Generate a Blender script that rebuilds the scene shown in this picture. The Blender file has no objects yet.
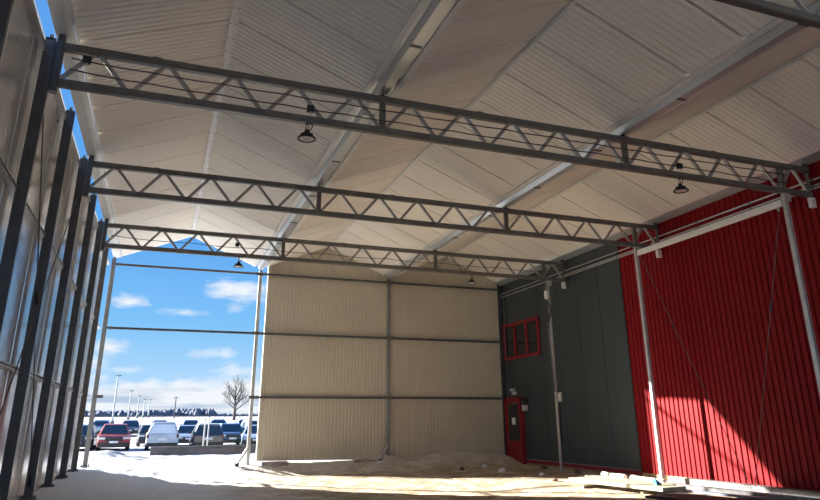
import bpy, math, random
from mathutils import Vector, Matrix
from mathutils import noise as mnoise
random.seed(7)
C = bpy.context.scene.collection
V = Vector

# ------------------------------------------------------------ camera
cam = bpy.data.objects.new('camera', bpy.data.cameras.new('camera'))
C.objects.link(cam)
yaw, pitch, roll, fpx = 0.3630, 0.3224, -0.0070, 653.56
fw = V((math.sin(yaw)*math.cos(pitch), math.cos(yaw)*math.cos(pitch), math.sin(pitch)))
rt = V((math.cos(yaw), -math.sin(yaw), 0.0))
up = rt.cross(fw)
r2 = rt*math.cos(roll) + up*math.sin(roll)
u2 = -rt*math.sin(roll) + up*math.cos(roll)
m = Matrix((r2, u2, -fw)).transposed().to_4x4()
m.translation = V((2.6303, 0.0, 1.4743))
cam.matrix_world = m
cam.data.sensor_width = 36.0
cam.data.lens = fpx/820.0*36.0
cam.data.shift_x = -6.03/820.0
cam.data.shift_y = -48.9/820.0
cam.data.clip_end = 3000
bpy.context.scene.camera = cam

# ------------------------------------------------------------ light
SUN_DIR = V((1.0, -0.865, -0.480)).normalized()
sun = bpy.data.objects.new('sun', bpy.data.lights.new('sun', 'SUN'))
C.objects.link(sun)
sun.data.energy = 19.0
sun.data.color = (1.0, 0.94, 0.85)
sun.data.angle = math.radians(0.55)
sun.rotation_euler = SUN_DIR.to_track_quat('-Z', 'Y').to_euler()

vs = bpy.context.scene.view_settings
vs.view_transform = 'Standard'
vs.look = 'None'
vs.exposure = 0.58
vs.gamma = 1.0
vs.use_curve_mapping = False
SKY_STRENGTH = 0.70


def build_world():
    w = bpy.data.worlds.new('sky')
    bpy.context.scene.world = w
    w.use_nodes = True
    nt = w.node_tree
    N, L = nt.nodes, nt.links
    N.clear()
    out = N.new('ShaderNodeOutputWorld')
    bg = N.new('ShaderNodeBackground')
    bg.inputs['Strength'].default_value = SKY_STRENGTH
    L.new(bg.outputs[0], out.inputs[0])
    tc = N.new('ShaderNodeTexCoord')
    sep = N.new('ShaderNodeSeparateXYZ')
    L.new(tc.outputs['Generated'], sep.inputs[0])
    ramp = N.new('ShaderNodeValToRGB')
    cr = ramp.color_ramp
    cr.elements[0].position = 0.0
    cr.elements[0].color = (0.50, 0.70, 0.93, 1)
    cr.elements[1].position = 0.9
    cr.elements[1].color = (0.10, 0.30, 0.78, 1)
    for p, c in ((0.06, (0.40, 0.66, 0.94, 1)), (0.13, (0.21, 0.53, 0.92, 1)), (0.25, (0.115, 0.385, 0.86, 1))):
        e = cr.elements.new(p)
        e.color = c
    L.new(sep.outputs['Z'], ramp.inputs[0])

    def math_(op, a, b=None):
        n = N.new('ShaderNodeMath')
        n.operation = op
        for i, v in enumerate((a, b)):
            if v is None:
                continue
            if isinstance(v, (int, float)):
                n.inputs[i].default_value = v
            else:
                L.new(v, n.inputs[i])
        return n.outputs[0]

    def noise(scale_vec, scale, detail, rough=0.6):
        mp = N.new('ShaderNodeMapping')
        mp.inputs['Scale'].default_value = scale_vec
        L.new(tc.outputs['Generated'], mp.inputs[0])
        n = N.new('ShaderNodeTexNoise')
        n.inputs['Scale'].default_value = scale
        n.inputs['Detail'].default_value = detail
        n.inputs['Roughness'].default_value = rough
        L.new(mp.outputs[0], n.inputs['Vector'])
        return n.outputs['Fac']

    nz = noise((1, 1, 2.2), 13.0, 7)
    nz2 = noise((1, 1, 3.2), 42.0, 5)
    wob = math_('ADD', math_('MULTIPLY', math_('SUBTRACT', nz, 0.5), 2.6), math_('MULTIPLY', math_('SUBTRACT', nz2, 0.5), 1.5))
    total = None
    # azimuth x/y, elevation z, half sizes, weight of each cloud
    blobs = [(0.100, 0.184, 0.058, 0.020, 1.0), (0.066, 0.176, 0.030, 0.010, .8), (-0.052, 0.157, 0.030, 0.0095, 1.0),
             (0.022, 0.147, 0.036, 0.0065, .75), (-0.072, 0.095, 0.034, 0.014, 1.0), (-0.085, 0.075, 0.03, 0.010, .8),
             (0.062, 0.092, 0.030, 0.007, .6), (0.083, 0.092, 0.014, 0.008, .6), (-0.045, 0.066, 0.03, 0.007, .7),
             (0.10, 0.068, 0.035, 0.012, .8), (0.09, 0.156, 0.014, 0.010, .5)]
    az = math_('DIVIDE', sep.outputs['X'], math_('ADD', math_('ABSOLUTE', sep.outputs['Y']), 0.001))
    for (bx_, bz_, sx, sz, wt) in blobs:
        dx = math_('DIVIDE', math_('SUBTRACT', az, bx_), sx)
        dz = math_('DIVIDE', math_('SUBTRACT', sep.outputs['Z'], bz_), sz)
        d = math_('SQRT', math_('ADD', math_('MULTIPLY', dx, dx), math_('MULTIPLY', dz, dz)))
        e = math_('MULTIPLY', math_('SUBTRACT', math_('ADD', 1.05, wob), d), wt)
        total = e if total is None else math_('MAXIMUM', total, e)
    front = math_('GREATER_THAN', sep.outputs['Y'], 0.0)
    cl1 = N.new('ShaderNodeMapRange')
    cl1.inputs['From Min'].default_value = 0.0
    cl1.inputs['From Max'].default_value = 1.0
    L.new(math_('MULTIPLY', total, front), cl1.inputs['Value'])
    # low bank along the horizon
    edge = math_('ADD', 0.052, math_('MULTIPLY', math_('SUBTRACT', nz, 0.5), 0.075))
    bank = N.new('ShaderNodeMapRange')
    bank.inputs['From Min'].default_value = -0.007
    bank.inputs['From Max'].default_value = 0.010
    L.new(math_('SUBTRACT', edge, sep.outputs['Z']), bank.inputs['Value'])
    cov = math_('MAXIMUM', math_('MULTIPLY', cl1.outputs[0], 0.92), bank.outputs[0])
    # cloud colour: bright tops, blue-grey bellies in the bank
    belly = noise((1, 1, 9), 7.0, 4)
    bel = N.new('ShaderNodeMapRange')
    bel.inputs['From Min'].default_value = 0.44
    bel.inputs['From Max'].default_value = 0.60
    L.new(belly, bel.inputs['Value'])
    low = N.new('ShaderNodeMapRange')
    low.inputs['From Min'].default_value = 0.050
    low.inputs['From Max'].default_value = 0.030
    L.new(sep.outputs['Z'], low.inputs['Value'])
    ccol = N.new('ShaderNodeMixRGB')
    ccol.inputs[1].default_value = (0.86, 0.90, 0.95, 1)
    ccol.inputs[2].default_value = (0.47, 0.58, 0.74, 1)
    L.new(math_('MULTIPLY', bel.outputs[0], low.outputs[0]), ccol.inputs[0])
    mix = N.new('ShaderNodeMixRGB')
    L.new(cov, mix.inputs[0])
    L.new(ramp.outputs[0], mix.inputs[1])
    L.new(ccol.outputs[0], mix.inputs[2])
    L.new(mix.outputs[0], bg.inputs['Color'])


build_world()

# ------------------------------------------------------------ materials
MATS = {}


def mat(name, col, rough=0.6, metal=0.0, spec=0.5, var=0.0, vscale=3.0, col2=None, bump=0.0, bscale=30.0, stretch=(1, 1, 1), coat=0.0):
    if name in MATS:
        return MATS[name]
    mt = bpy.data.materials.new(name)
    mt.use_nodes = True
    nt = mt.node_tree
    N, L = nt.nodes, nt.links
    b = N['Principled BSDF']
    b.inputs['Base Color'].default_value = (*col, 1)
    b.inputs['Roughness'].default_value = rough
    b.inputs['Metallic'].default_value = metal
    b.inputs['Specular IOR Level'].default_value = spec
    if coat:
        b.inputs['Coat Weight'].default_value = coat
    tc = N.new('ShaderNodeTexCoord')
    mp = N.new('ShaderNodeMapping')
    mp.inputs['Scale'].default_value = stretch
    L.new(tc.outputs['Object'], mp.inputs[0])
    n = N.new('ShaderNodeTexNoise')
    n.inputs['Scale'].default_value = vscale
    n.inputs['Detail'].default_value = 6
    L.new(mp.outputs[0], n.inputs['Vector'])
    mx = N.new('ShaderNodeMixRGB')
    c2 = col2 or tuple(c*(1-var) for c in col)
    mx.inputs[1].default_value = (*col, 1)
    mx.inputs[2].default_value = (*c2, 1)
    mr = N.new('ShaderNodeMapRange')
    mr.inputs['From Min'].default_value = 0.38
    mr.inputs['From Max'].default_value = 0.62
    L.new(n.outputs['Fac'], mr.inputs['Value'])
    L.new(mr.outputs[0], mx.inputs[0])
    L.new(mx.outputs[0], b.inputs['Base Color'])
    if bump:
        n2 = N.new('ShaderNodeTexNoise')
        n2.inputs['Scale'].default_value = bscale
        n2.inputs['Detail'].default_value = 5
        L.new(tc.outputs['Object'], n2.inputs['Vector'])
        bp = N.new('ShaderNodeBump')
        bp.inputs['Strength'].default_value = bump
        bp.inputs['Distance'].default_value = 0.03
        L.new(n2.outputs['Fac'], bp.inputs['Height'])
        L.new(bp.outputs[0], b.inputs['Normal'])
    MATS[name] = mt
    return mt


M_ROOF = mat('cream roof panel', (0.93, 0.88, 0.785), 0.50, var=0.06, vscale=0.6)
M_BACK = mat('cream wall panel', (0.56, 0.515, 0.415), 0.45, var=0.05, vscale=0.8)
M_LEFT = mat('light grey wall panel', (0.80, 0.80, 0.79), 0.17, metal=0.55, var=0.10, vscale=0.7, stretch=(1, 3, .5))
M_GALV = mat('galvanised steel', (0.16, 0.155, 0.143), 0.42, metal=0.25, var=0.20, vscale=5)
M_WEB = mat('galvanised brace steel', (0.38, 0.37, 0.35), 0.38, metal=0.35, var=0.15, vscale=6)
M_DULL = mat('dull galvanised steel', (0.24, 0.25, 0.255), 0.5, metal=0.3, var=0.2, vscale=4)
M_BLUESTEEL = mat('bluish steel', (0.20, 0.25, 0.34), 0.4, metal=0.4, var=0.2, vscale=4)
M_TAIL = mat('tail lamp plastic', (0.12, 0.01, 0.012), 0.3)
M_COL = mat('dark galvanised steel', (0.10, 0.105, 0.115), 0.35, metal=0.3, var=0.25, vscale=3)
M_LIGHTSTEEL = mat('light galvanised steel', (0.56, 0.57, 0.56), 0.38, metal=0.4, var=0.12, vscale=6)
M_WHITE = mat('white coated steel', (0.86, 0.85, 0.80), 0.4, var=0.06, vscale=4)
M_GUT = mat('gutter steel', (0.62, 0.65, 0.66), 0.35, metal=0.5, var=0.15, vscale=2, stretch=(1, .3, 1))
M_RED = mat('red steel cladding', (0.245, 0.005, 0.009), 0.6, spec=.15, var=0.10, vscale=1.2, stretch=(1, 4, .6))
M_REDTRIM = mat('red trim', (0.26, 0.010, 0.018), 0.4)
M_DARKWALL = mat('charcoal cladding', (0.042, 0.057, 0.064), 0.42, var=0.12, vscale=0.8)
M_BLACK = mat('black plastic', (0.02, 0.02, 0.02), 0.45)
M_RUBBER = mat('tyre rubber', (0.025, 0.025, 0.027), 0.8)
M_GLASS = mat('dark window glass', (0.015, 0.02, 0.025), 0.08, spec=0.6)
M_CARGLASS = mat('car window glass', (0.03, 0.05, 0.07), 0.15, spec=0.6)
M_CONC = mat('concrete', (0.42, 0.39, 0.35), 0.85, var=0.35, vscale=3, bump=0.4, bscale=20)
M_FOUND = mat('tan foundation board', (0.50, 0.40, 0.24), 0.8, var=0.3, vscale=4)
M_PVC = mat('white plastic', (0.80, 0.80, 0.78), 0.4)
M_BOX = mat('grey plastic', (0.60, 0.60, 0.58), 0.5)
M_WOOD = mat('weathered timber', (0.40, 0.33, 0.24), 0.8, var=0.35, vscale=4, stretch=(1, .2, 1))
M_FOAM = mat('foam panel', (0.44, 0.41, 0.31), 0.7, var=0.15, vscale=5)
M_BARK = mat('bark', (0.10, 0.085, 0.078), 0.9, var=0.3, vscale=6)
M_WOODS = mat('bare woods', (0.10, 0.12, 0.16), 0.95, var=0.35, vscale=0.35, col2=(0.17, 0.19, 0.24))
M_LENS = mat('lamp lens', (0.82, 0.75, 0.73), 0.3)
M_CLEARSNOW = mat('caked snow', (0.82, 0.85, 0.90), 0.7, var=0.1, vscale=6)
M_BLUE = mat('blue tarp', (0.02, 0.25, 0.50), 0.5)
M_RUSTBEAM = mat('dark barrier steel', (0.16, 0.15, 0.17), 0.6, metal=0.2, var=0.3, vscale=2)
M_DRYWEED = mat('dry brush', (0.16, 0.11, 0.08), 0.9, var=0.3, vscale=6)


def ground_material():
    mt = bpy.data.materials.new('snowy ground')
    mt.use_nodes = True
    nt = mt.node_tree
    N, L = nt.nodes, nt.links
    b = N['Principled BSDF']
    b.inputs['Roughness'].default_value = 0.85
    b.inputs['Specular IOR Level'].default_value = 0.2
    tc = N.new('ShaderNodeTexCoord')
    sep = N.new('ShaderNodeSeparateXYZ')
    L.new(tc.outputs['Object'], sep.inputs[0])

    def mr(v, a, b_):
        n = N.new('ShaderNodeMapRange')
        n.inputs['From Min'].default_value = a
        n.inputs['From Max'].default_value = b_
        L.new(v, n.inputs['Value'])
        return n.outputs[0]

    def ma(op, a, b_):
        n = N.new('ShaderNodeMath')
        n.operation = op
        for i, v in enumerate((a, b_)):
            if isinstance(v, (int, float)):
                n.inputs[i].default_value = v
            else:
                L.new(v, n.inputs[i])
        return n.outputs[0]

    def nz(s, d=6, r=.6, st=(1, 1, 1)):
        mp = N.new('ShaderNodeMapping')
        mp.inputs['Scale'].default_value = st
        L.new(tc.outputs['Object'], mp.inputs[0])
        n = N.new('ShaderNodeTexNoise')
        n.inputs['Scale'].default_value = s
        n.inputs['Detail'].default_value = d
        n.inputs['Roughness'].default_value = r
        L.new(mp.outputs[0], n.inputs['Vector'])
        return n.outputs['Fac']
    big, mid, fine = nz(0.35), nz(1.6, 7), nz(7.0, 6, .7, (1, .6, 1))
    # how much trodden dirt: none outside, none on the left bank, more to the right
    inside = mr(sep.outputs['Y'], 27.5, 24.5)
    rightw = mr(ma('ADD', sep.outputs['X'], ma('MULTIPLY', big, 5.0)), 5.6, 10.0)
    track = mr(ma('ADD', ma('MULTIPLY', mid, 0.9), ma('MULTIPLY', fine, 0.6)), 0.60, 0.80)
    dirt = ma('MULTIPLY', inside, rightw)
    amt = ma('MULTIPLY', dirt, ma('ADD', ma('MULTIPLY', track, 0.85), 0.10))
    fleck = ma('MULTIPLY', mr(fine, 0.50, 0.62), 0.35)
    snow = N.new('ShaderNodeMixRGB')
    snow.inputs[1].default_value = (0.74, 0.76, 0.79, 1)
    snow.inputs[2].default_value = (0.72, 0.64, 0.50, 1)
    L.new(ma('MULTIPLY', ma('ADD', dirt, fleck), 0.9), snow.inputs[0])
    packed = ma('MULTIPLY', mr(sep.outputs['Y'], 29.0, 33.0), mr(ma('ADD', ma('MULTIPLY', nz(0.5, 6, .6, (.35, 1, 1)), 0.7), ma('MULTIPLY', fine, .3)), .44, .53))
    snow2 = N.new('ShaderNodeMixRGB')
    snow2.inputs[2].default_value = (0.10, 0.11, 0.125, 1)
    L.new(ma('MULTIPLY', packed, .85), snow2.inputs[0])
    L.new(snow.outputs[0], snow2.inputs[1])
    soil = N.new('ShaderNodeMixRGB')
    soil.inputs[1].default_value = (0.52, 0.42, 0.29, 1)
    soil.inputs[2].default_value = (0.22, 0.155, 0.10, 1)
    L.new(mid, soil.inputs[0])
    mx = N.new('ShaderNodeMixRGB')
    L.new(amt, mx.inputs[0])
    L.new(snow2.outputs[0], mx.inputs[1])
    L.new(soil.outputs[0], mx.inputs[2])
    L.new(mx.outputs[0], b.inputs['Base Color'])
    bp = N.new('ShaderNodeBump')
    bp.inputs['Strength'].default_value = 0.8
    bp.inputs['Distance'].default_value = 0.08
    L.new(ma('ADD', ma('MULTIPLY', fine, 0.6), mid), bp.inputs['Height'])
    L.new(bp.outputs[0], b.inputs['Normal'])
    return mt


M_GROUND = ground_material()


# ------------------------------------------------------------ mesh helpers
class MB:
    def __init__(self):
        self.v, self.f = [], []

    def add(self, vs_, fs_):
        o = len(self.v)
        self.v += [tuple(p) for p in vs_]
        self.f += [tuple(i+o for i in f) for f in fs_]
        return self

    def box(self, lo, hi):
        x0, y0, z0 = lo
        x1, y1, z1 = hi
        vs_ = [(x0, y0, z0), (x1, y0, z0), (x1, y1, z0), (x0, y1, z0), (x0, y0, z1), (x1, y0, z1), (x1, y1, z1), (x0, y1, z1)]
        return self.add(vs_, [(0, 3, 2, 1), (4, 5, 6, 7), (0, 1, 5, 4), (1, 2, 6, 5), (2, 3, 7, 6), (3, 0, 4, 7)])

    def sweep(self, p0, p1, prof, upv=(0, 0, 1)):
        p0, p1 = V(p0), V(p1)
        d = (p1-p0).normalized()
        upv = V(upv)
        if abs(d.dot(upv)) > .98:
            upv = V((0, 1, 0))
        s = d.cross(upv).normalized()
        u = s.cross(d)
        n = len(prof)
        vs_ = [p0 + s*a + u*b for a, b in prof] + [p1 + s*a + u*b for a, b in prof]
        fs_ = [(i, (i+1) % n, n+(i+1) % n, n+i) for i in range(n)]
        fs_ += [tuple(range(n))[::-1], tuple(range(n, 2*n))]
        return self.add(vs_, fs_)

    def beam(self, p0, p1, w, h, upv=(0, 0, 1), c=.12):
        a, b = w/2, h/2
        k = min(w, h)*c
        prof = [(-a+k, -b), (a-k, -b), (a, -b+k), (a, b-k), (a-k, b), (-a+k, b), (-a, b-k), (-a, -b+k)]
        return self.sweep(p0, p1, prof, upv)

    def hbeam(self, p0, p1, w, h, upv=(0, 0, 1), t=.018):
        a, b = w/2, h/2
        prof = [(-a, -b), (a, -b), (a, -b+t), (t/2, -b+t), (t/2, b-t), (a, b-t), (a, b), (-a, b), (-a, b-t), (-t/2, b-t), (-t/2, -b+t), (-a, -b+t)]
        return self.sweep(p0, p1, prof, upv)

    def tube(self, p0, p1, r, n=10):
        return self.sweep(p0, p1, [(r*math.cos(2*math.pi*i/n), r*math.sin(2*math.pi*i/n)) for i in range(n)])

    def pipe(self, pts, r, n=8):
        for a, b in zip(pts[:-1], pts[1:]):
            self.tube(a, b, r, n)
        return self

    def cone(self, p0, p1, r0, r1, n=6):
        p0, p1 = V(p0), V(p1)
        d = (p1-p0).normalized()
        s = d.cross(V((0, 0, 1)) if abs(d.z) < .95 else V((1, 0, 0))).normalized()
        u = s.cross(d)
        ring = [(math.cos(2*math.pi*i/n), math.sin(2*math.pi*i/n)) for i in range(n)]
        vs_ = [p0 + s*a*r0 + u*b*r0 for a, b in ring] + [p1 + s*a*r1 + u*b*r1 for a, b in ring]
        return self.add(vs_, [(i, (i+1) % n, n+(i+1) % n, n+i) for i in range(n)] + [tuple(range(n))[::-1], tuple(range(n, 2*n))])

    def lathe(self, c, prof, n=24):
        c = V(c)
        vs_, fs_ = [], []
        for r, z in prof:
            for i in range(n):
                a = 2*math.pi*i/n
                vs_.append((c.x+r*math.cos(a), c.y+r*math.sin(a), c.z+z))
        for j in range(len(prof)-1):
            for i in range(n):
                fs_.append((j*n+i, j*n+(i+1) % n, (j+1)*n+(i+1) % n, (j+1)*n+i))
        return self.add(vs_, fs_)

    def panel(self, u0, u1, fn, prof, thick):
        """extrude a corrugated sheet: prof = [(u, depth)], fn(u, d, end) -> point, end 0/1"""
        n = len(prof)
        vs_ = []
        for e in (0, 1):
            for u, d in prof:
                vs_.append(fn(u, d, e))
        for e in (0, 1):
            for u, d in prof:
                vs_.append(fn(u, thick, e))
        fs_ = []
        for i in range(n-1):
            fs_.append((i, i+1, n+i+1, n+i))
            fs_.append((2*n+i, 3*n+i, 3*n+i+1, 2*n+i+1))
            fs_.append((i, 2*n+i, 2*n+i+1, i+1))
            fs_.append((n+i, n+i+1, 3*n+i+1, 3*n+i))
        fs_.append((0, n, 3*n, 2*n))
        fs_.append((n-1, 3*n-1, 4*n-1, 2*n-1))
        return self.add(vs_, fs_)

    def build(self, name, material, parent=None, smooth=False, recalc=True):
        me = bpy.data.meshes.new(name)
        me.from_pydata(self.v, [], self.f)
        me.materials.append(material)
        if recalc:
            import bmesh
            bm = bmesh.new()
            bm.from_mesh(me)
            bmesh.ops.recalc_face_normals(bm, faces=bm.faces)
            bm.to_mesh(me)
            bm.free()
        if smooth:
            for p in me.polygons:
                p.use_smooth = True
        o = bpy.data.objects.new(name, me)
        C.objects.link(o)
        if parent:
            o.parent = parent
        return o


def tag(o, label=None, cat=None, group=None, kind=None):
    if label:
        o['label'] = label
    if cat:
        o['category'] = cat
    if group:
        o['group'] = group
    if kind:
        o['kind'] = kind
    return o


def thing(name, label, cat, loc=(0, 0, 0), group=None, rz=0.0):
    o = bpy.data.objects.new(name, None)
    C.objects.link(o)
    o.location = loc
    o.rotation_euler = (0, 0, rz)
    o.empty_display_size = .2
    return tag(o, label, cat, group)


def dup(root, loc, label=None, rz=None):
    r = root.copy()
    C.objects.link(r)
    r.location = loc
    if rz is not None:
        r.rotation_euler = (0, 0, rz)
    if label:
        r['label'] = label
    for ch in list(root.children):
        c = ch.copy()
        C.objects.link(c)
        c.parent = r
        for g in list(ch.children):
            d = g.copy()
            C.objects.link(d)
            d.parent = c
    return r


# ------------------------------------------------------------ dimensions
XL, G1, G2, XW = 0.56, 6.0, 11.5, 17.0
R1, R2, R3 = 3.2, 8.75, 14.2
ZE, ZR = 7.47, 8.50                    # underside of the roof at gutters and ridges
YB = 26.65                              # far gable
YF = -6.0                               # near edge of the roof
T_Y = [5.22, 10.62, 16.02, 21.41]
ZB, ZT = 6.566, 7.209
XP = 16.0                               # posts in front of the right wall


# ------------------------------------------------------------ ground
def ground_z(x, y):
    pts = ((-1, 0), (.8, 0), (2.2, -.24), (4, -.33), (8, -.42), (12, -.40), (14, -.33), (17, -.30))
    zin = pts[0][1] if x < -1 else pts[-1][1]
    for (xa, za), (xb, zb_) in zip(pts[:-1], pts[1:]):
        if xa <= x < xb:
            zin = za + (zb_-za)*(x-xa)/(xb-xa)
    s_ = min(1.0, max(0.0, (y-25.1)/1.9))
    z = zin*(1-s_*s_*(3-2*s_))
    if y > 27:
        z -= 0.30*min(1.0, (y-27)/18.0)
    f = mnoise.fractal(V((x*.45, y*.45, 1.3)), 0.9, 2.1, 5)
    g = mnoise.fractal(V((x*1.7, y*1.7, 5.3)), 0.8, 2.2, 4)
    near = (1.0 if x < 4.5 else .45) if y < 36 else max(0.25, 1-(y-36)/12)
    clear = min(1.0, max(0.15, (16.2-x)/2.0)) if 8 < y < 27 else 1.0
    z += (0.045*f + 0.022*g)*near*clear
    if y > 19 and y < 40:
        h_ = mnoise.noise(V((x*2.6, y*2.6, 9.1)))
        h2 = mnoise.noise(V((x*1.2, y*1.9, 4.1)))
        z += (.050*h_ + .045*h2)*min(1, (y-19)/5)*min(1, max(0, (9-x)/3))*min(1, (40-y)/4)
    # snow bank on the left, drifts at the opening and below the gable sheet
    z += 0.12*math.exp(-((x-1.7)/1.2)**2 - ((y-21.2)/3.8)**2)*(1+.5*f)
    z += 0.42*math.exp(-((x-0.5)/1.3)**2 - ((y-32.0)/1.9)**2)
    z -= 0.10*math.exp(-((x-3.6)/2.4)**2 - ((y-27.0)/1.5)**2)
    z += 0.18*math.exp(-((y-26.75)/.8)**2)*min(1, max(0, (x-12.6)/1.0))*(.8+.8*f)*min(1, max(0, (17-x)/1.2))
    z -= .05*math.exp(-((x-8.8)/1.3)**2 - ((y-28.2)/2.2)**2)
    if x > 10.6:
        z += .22*math.exp(-((x-11.3)/.5)**2 - ((y-26.9)/.6)**2)
    if y > 59:
        z += 0.45*min(1, (y-59)/21) + 2.2*min(1, max(0, (y-80)/110)) + 2.3*min(1, max(0, (y-190)/370))
    return z


def build_ground():
    def steps(bounds):
        out = []
        for a, b, s in bounds:
            n = max(1, int(round((b-a)/s)))
            out += [a + (b-a)*i/n for i in range(n)]
        return out + [bounds[-1][1]]
    xs = steps([(-900, -100, 160), (-100, -20, 10), (-20, -2, 1.2), (-2, 20, .14), (20, 60, 2.5), (60, 200, 20), (200, 900, 140)])
    ys = steps([(-300, -30, 45), (-30, 6, 2.0), (6, 34, .14), (34, 60, .6), (60, 80, 2), (80, 190, 11), (190, 560, 74), (560, 900, 110)])
    nx = len(xs)
    vs_ = [(x, y, ground_z(x, y)) for y in ys for x in xs]
    fs_ = [(j*nx+i, j*nx+i+1, (j+1)*nx+i+1, (j+1)*nx+i) for j in range(len(ys)-1) for i in range(nx-1)]
    mb = MB()
    mb.add(vs_, fs_)
    o = mb.build('floor', M_GROUND, smooth=True, recalc=False)
    tag(o, 'snow covered ground turning to trodden sandy dirt under the roof', kind='structure')


build_ground()


# ------------------------------------------------------------ roof
def groove_profile(u0, u1, pitch, minor, jw=.040, jd=.070, mw=.026, md=.014, start=0.0):
    """flat sheet with fine grooves every `minor` and a deeper joint every `pitch`; depth grows away from the viewer"""
    pts = [(u0, 0.0)]
    k = math.ceil((u0-start)/minor)
    per = int(round(pitch/minor))
    while True:
        u = start + k*minor
        if u > u1-.03:
            break
        if u > u0+.03:
            w, d = (jw, jd) if k % per == 0 else (mw, md)
            pts += [(u-w, 0), (u-w*.4, d), (u+w*.4, d), (u+w, 0)]
        k += 1
    pts.append((u1, 0.0))
    return pts


roof_prof = groove_profile(YF, YB+.24, 1.305, .145, start=8.265)
slopes = [(XL+.14, R1-.005, 0), (R1+.005, G1-.27, 1), (G1+.27, R2-.005, 0), (R2+.005, G2-.27, 1), (G2+.27, R3-.005, 0), (R3+.005, XW-.22, 1)]
slope_txt = ['first bay from the left, rising', 'first bay from the left, falling', 'middle bay, rising',
             'middle bay, falling', 'right bay, rising', 'right bay by the red wall, falling']
for (xa, xb, side), txt in zip(slopes, slope_txt):
    za, zb_ = (ZE, ZR) if side == 0 else (ZR, ZE)
    nrm = V((-(zb_-za), 0, xb-xa)).normalized()

    def fn(u, d, e, xa=xa, xb=xb, za=za, zb_=zb_, nrm=nrm):
        x = xb if e else xa
        z = zb_ if e else za
        return (x+nrm.x*d, u, z+nrm.z*d)
    mb = MB()
    mb.panel(YF, YB, fn, roof_prof, .10)
    tag(mb.build('ceiling', M_ROOF), 'cream ribbed insulated roof slope, ' + txt, kind='structure')

# ridge beams
for i, (xr, lab) in enumerate(((R1, 'cream ridge strip over the open left bay'), (R2, 'cream ridge strip over the middle bay'), (R3, 'cream ridge strip over the right bay'))):
    t = thing('ridge_beam', lab, 'beam', (xr, YF, ZR), 'roof ridge beams')
    w = (.075, .05, .045)[i]
    mb = MB()
    mb.sweep((0, 0, 0), (0, YB-YF+.1, 0), [(-w, -.065), (0, -.045), (w, -.065), (w, -.036), (0, -.004), (-w, -.036)])
    mb.build('flashing', M_WHITE, t)
    mb = MB()
    mb.sweep((0, 0, 0), (0, YB-YF+.1, 0), [(-.30, .0), (0, .115), (.30, .0), (.30, .02), (0, .15), (-.30, .02)])
    mb.v = [(a, b, c+.005) for a, b, c in mb.v]
    mb.build('ridge_light_seal', M_WHITE, t)  # added above the roof, out of view, to block light leaking through the ridge
    if i:
        mb = MB()
        mb.beam((0, 0, -.065), (0, YB-YF+.1, -.065), .03, .04)
        mb.build('rail', M_WHITE, t)
    else:
        mb = MB()
        for k in range(62):
            for s in (-1, 1):
                y = .3 + k*.52
                mb.lathe((s*.05, y, -.060), [(0, -.008), (.012, -.006), (.012, .01)], 6)
        mb.build('rivets', M_GALV, t)

# gutters: open troughs sitting on the truss posts
gut_labels = {XL: 'narrow eave gutter on top of the left columns', G1: 'grey metal valley gutter between left and middle bays',
              G2: 'grey metal valley gutter between middle and right bays', XW-.12: 'grey gutter flashing along the top of the red wall'}
for xg, lab in gut_labels.items():
    t = thing('roof_gutter', lab, 'gutter', (xg, YF, 7.30), 'roof gutters')
    Ly = YB-YF+.10
    if xg in (G1, G2):
        prof = [(-.09, 0.03), (.09, 0.03), (.15, .15), (.31, .17), (.31, .19), (.13, .175), (.075, .05), (-.075, .05), (-.13, .175), (-.31, .19), (-.31, .17), (-.15, .15)]
        mb = MB()
        mb.sweep((0, 0, 0), (0, Ly, 0), prof)
        mb.build('trough', M_GUT, t)
        for s, nm in ((-1, 'left'), (1, 'right')):
            mb = MB()
            mb.sweep((s*.27, 0, .135), (s*.27, Ly, .135), [(-.05, 0), (.05, 0), (.05, .03), (-.05, .03)])
            o = mb.build('edge_flashing', M_WHITE, t)
        for y in [1.3 + 2.7*k for k in range(12)]:
            MB().box((-.10, y, .012), (.10, y+.05, .032)).build('joint_strap', M_GALV, t)
    elif xg == XL:
        mb = MB()
        mb.sweep((0, 0, 0), (0, Ly, 0), [(-.10, .10), (.10, .10), (.22, .17), (.22, .19), (.09, .12), (-.09, .12), (-.09, .22), (-.10, .22)])
        mb.build('trough', M_WHITE, t)
        mb = MB()
        mb.sweep((.17, 0, .135), (.17, Ly, .135), [(-.03, 0), (.035, 0.015), (.035, .03), (-.03, .02)])
        mb.build('edge_flashing', M_GUT, t)
    else:
        mb = MB()
        mb.sweep((0, 0, 0), (0, Ly, 0), [(-.24, .13), (.05, .05), (.11, .05), (.11, .24), (.10, .24), (.10, .07), (.05, .07), (-.24, .15)])
        mb.build('trough', M_GUT, t)


# ------------------------------------------------------------ left wall
prof = groove_profile(YF-1, 25.7, 1.30, .10, mw=.016, md=.006, start=1.0)
mb = MB()
mb.panel(0, 0, lambda u, d, e: (.28-d, u, 7.30 if e else -.30), prof, .08)
tag(mb.build('wall_left', M_LEFT), 'light grey ribbed wall sheeting behind the row of dark columns', kind='structure')
mb = MB()
mb.box((.14, YF-1, 7.30), (.31, 25.7, 7.36))
tag(mb.build('trim_1', M_COL), 'dark cap along the top of the left wall', kind='structure')

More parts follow.
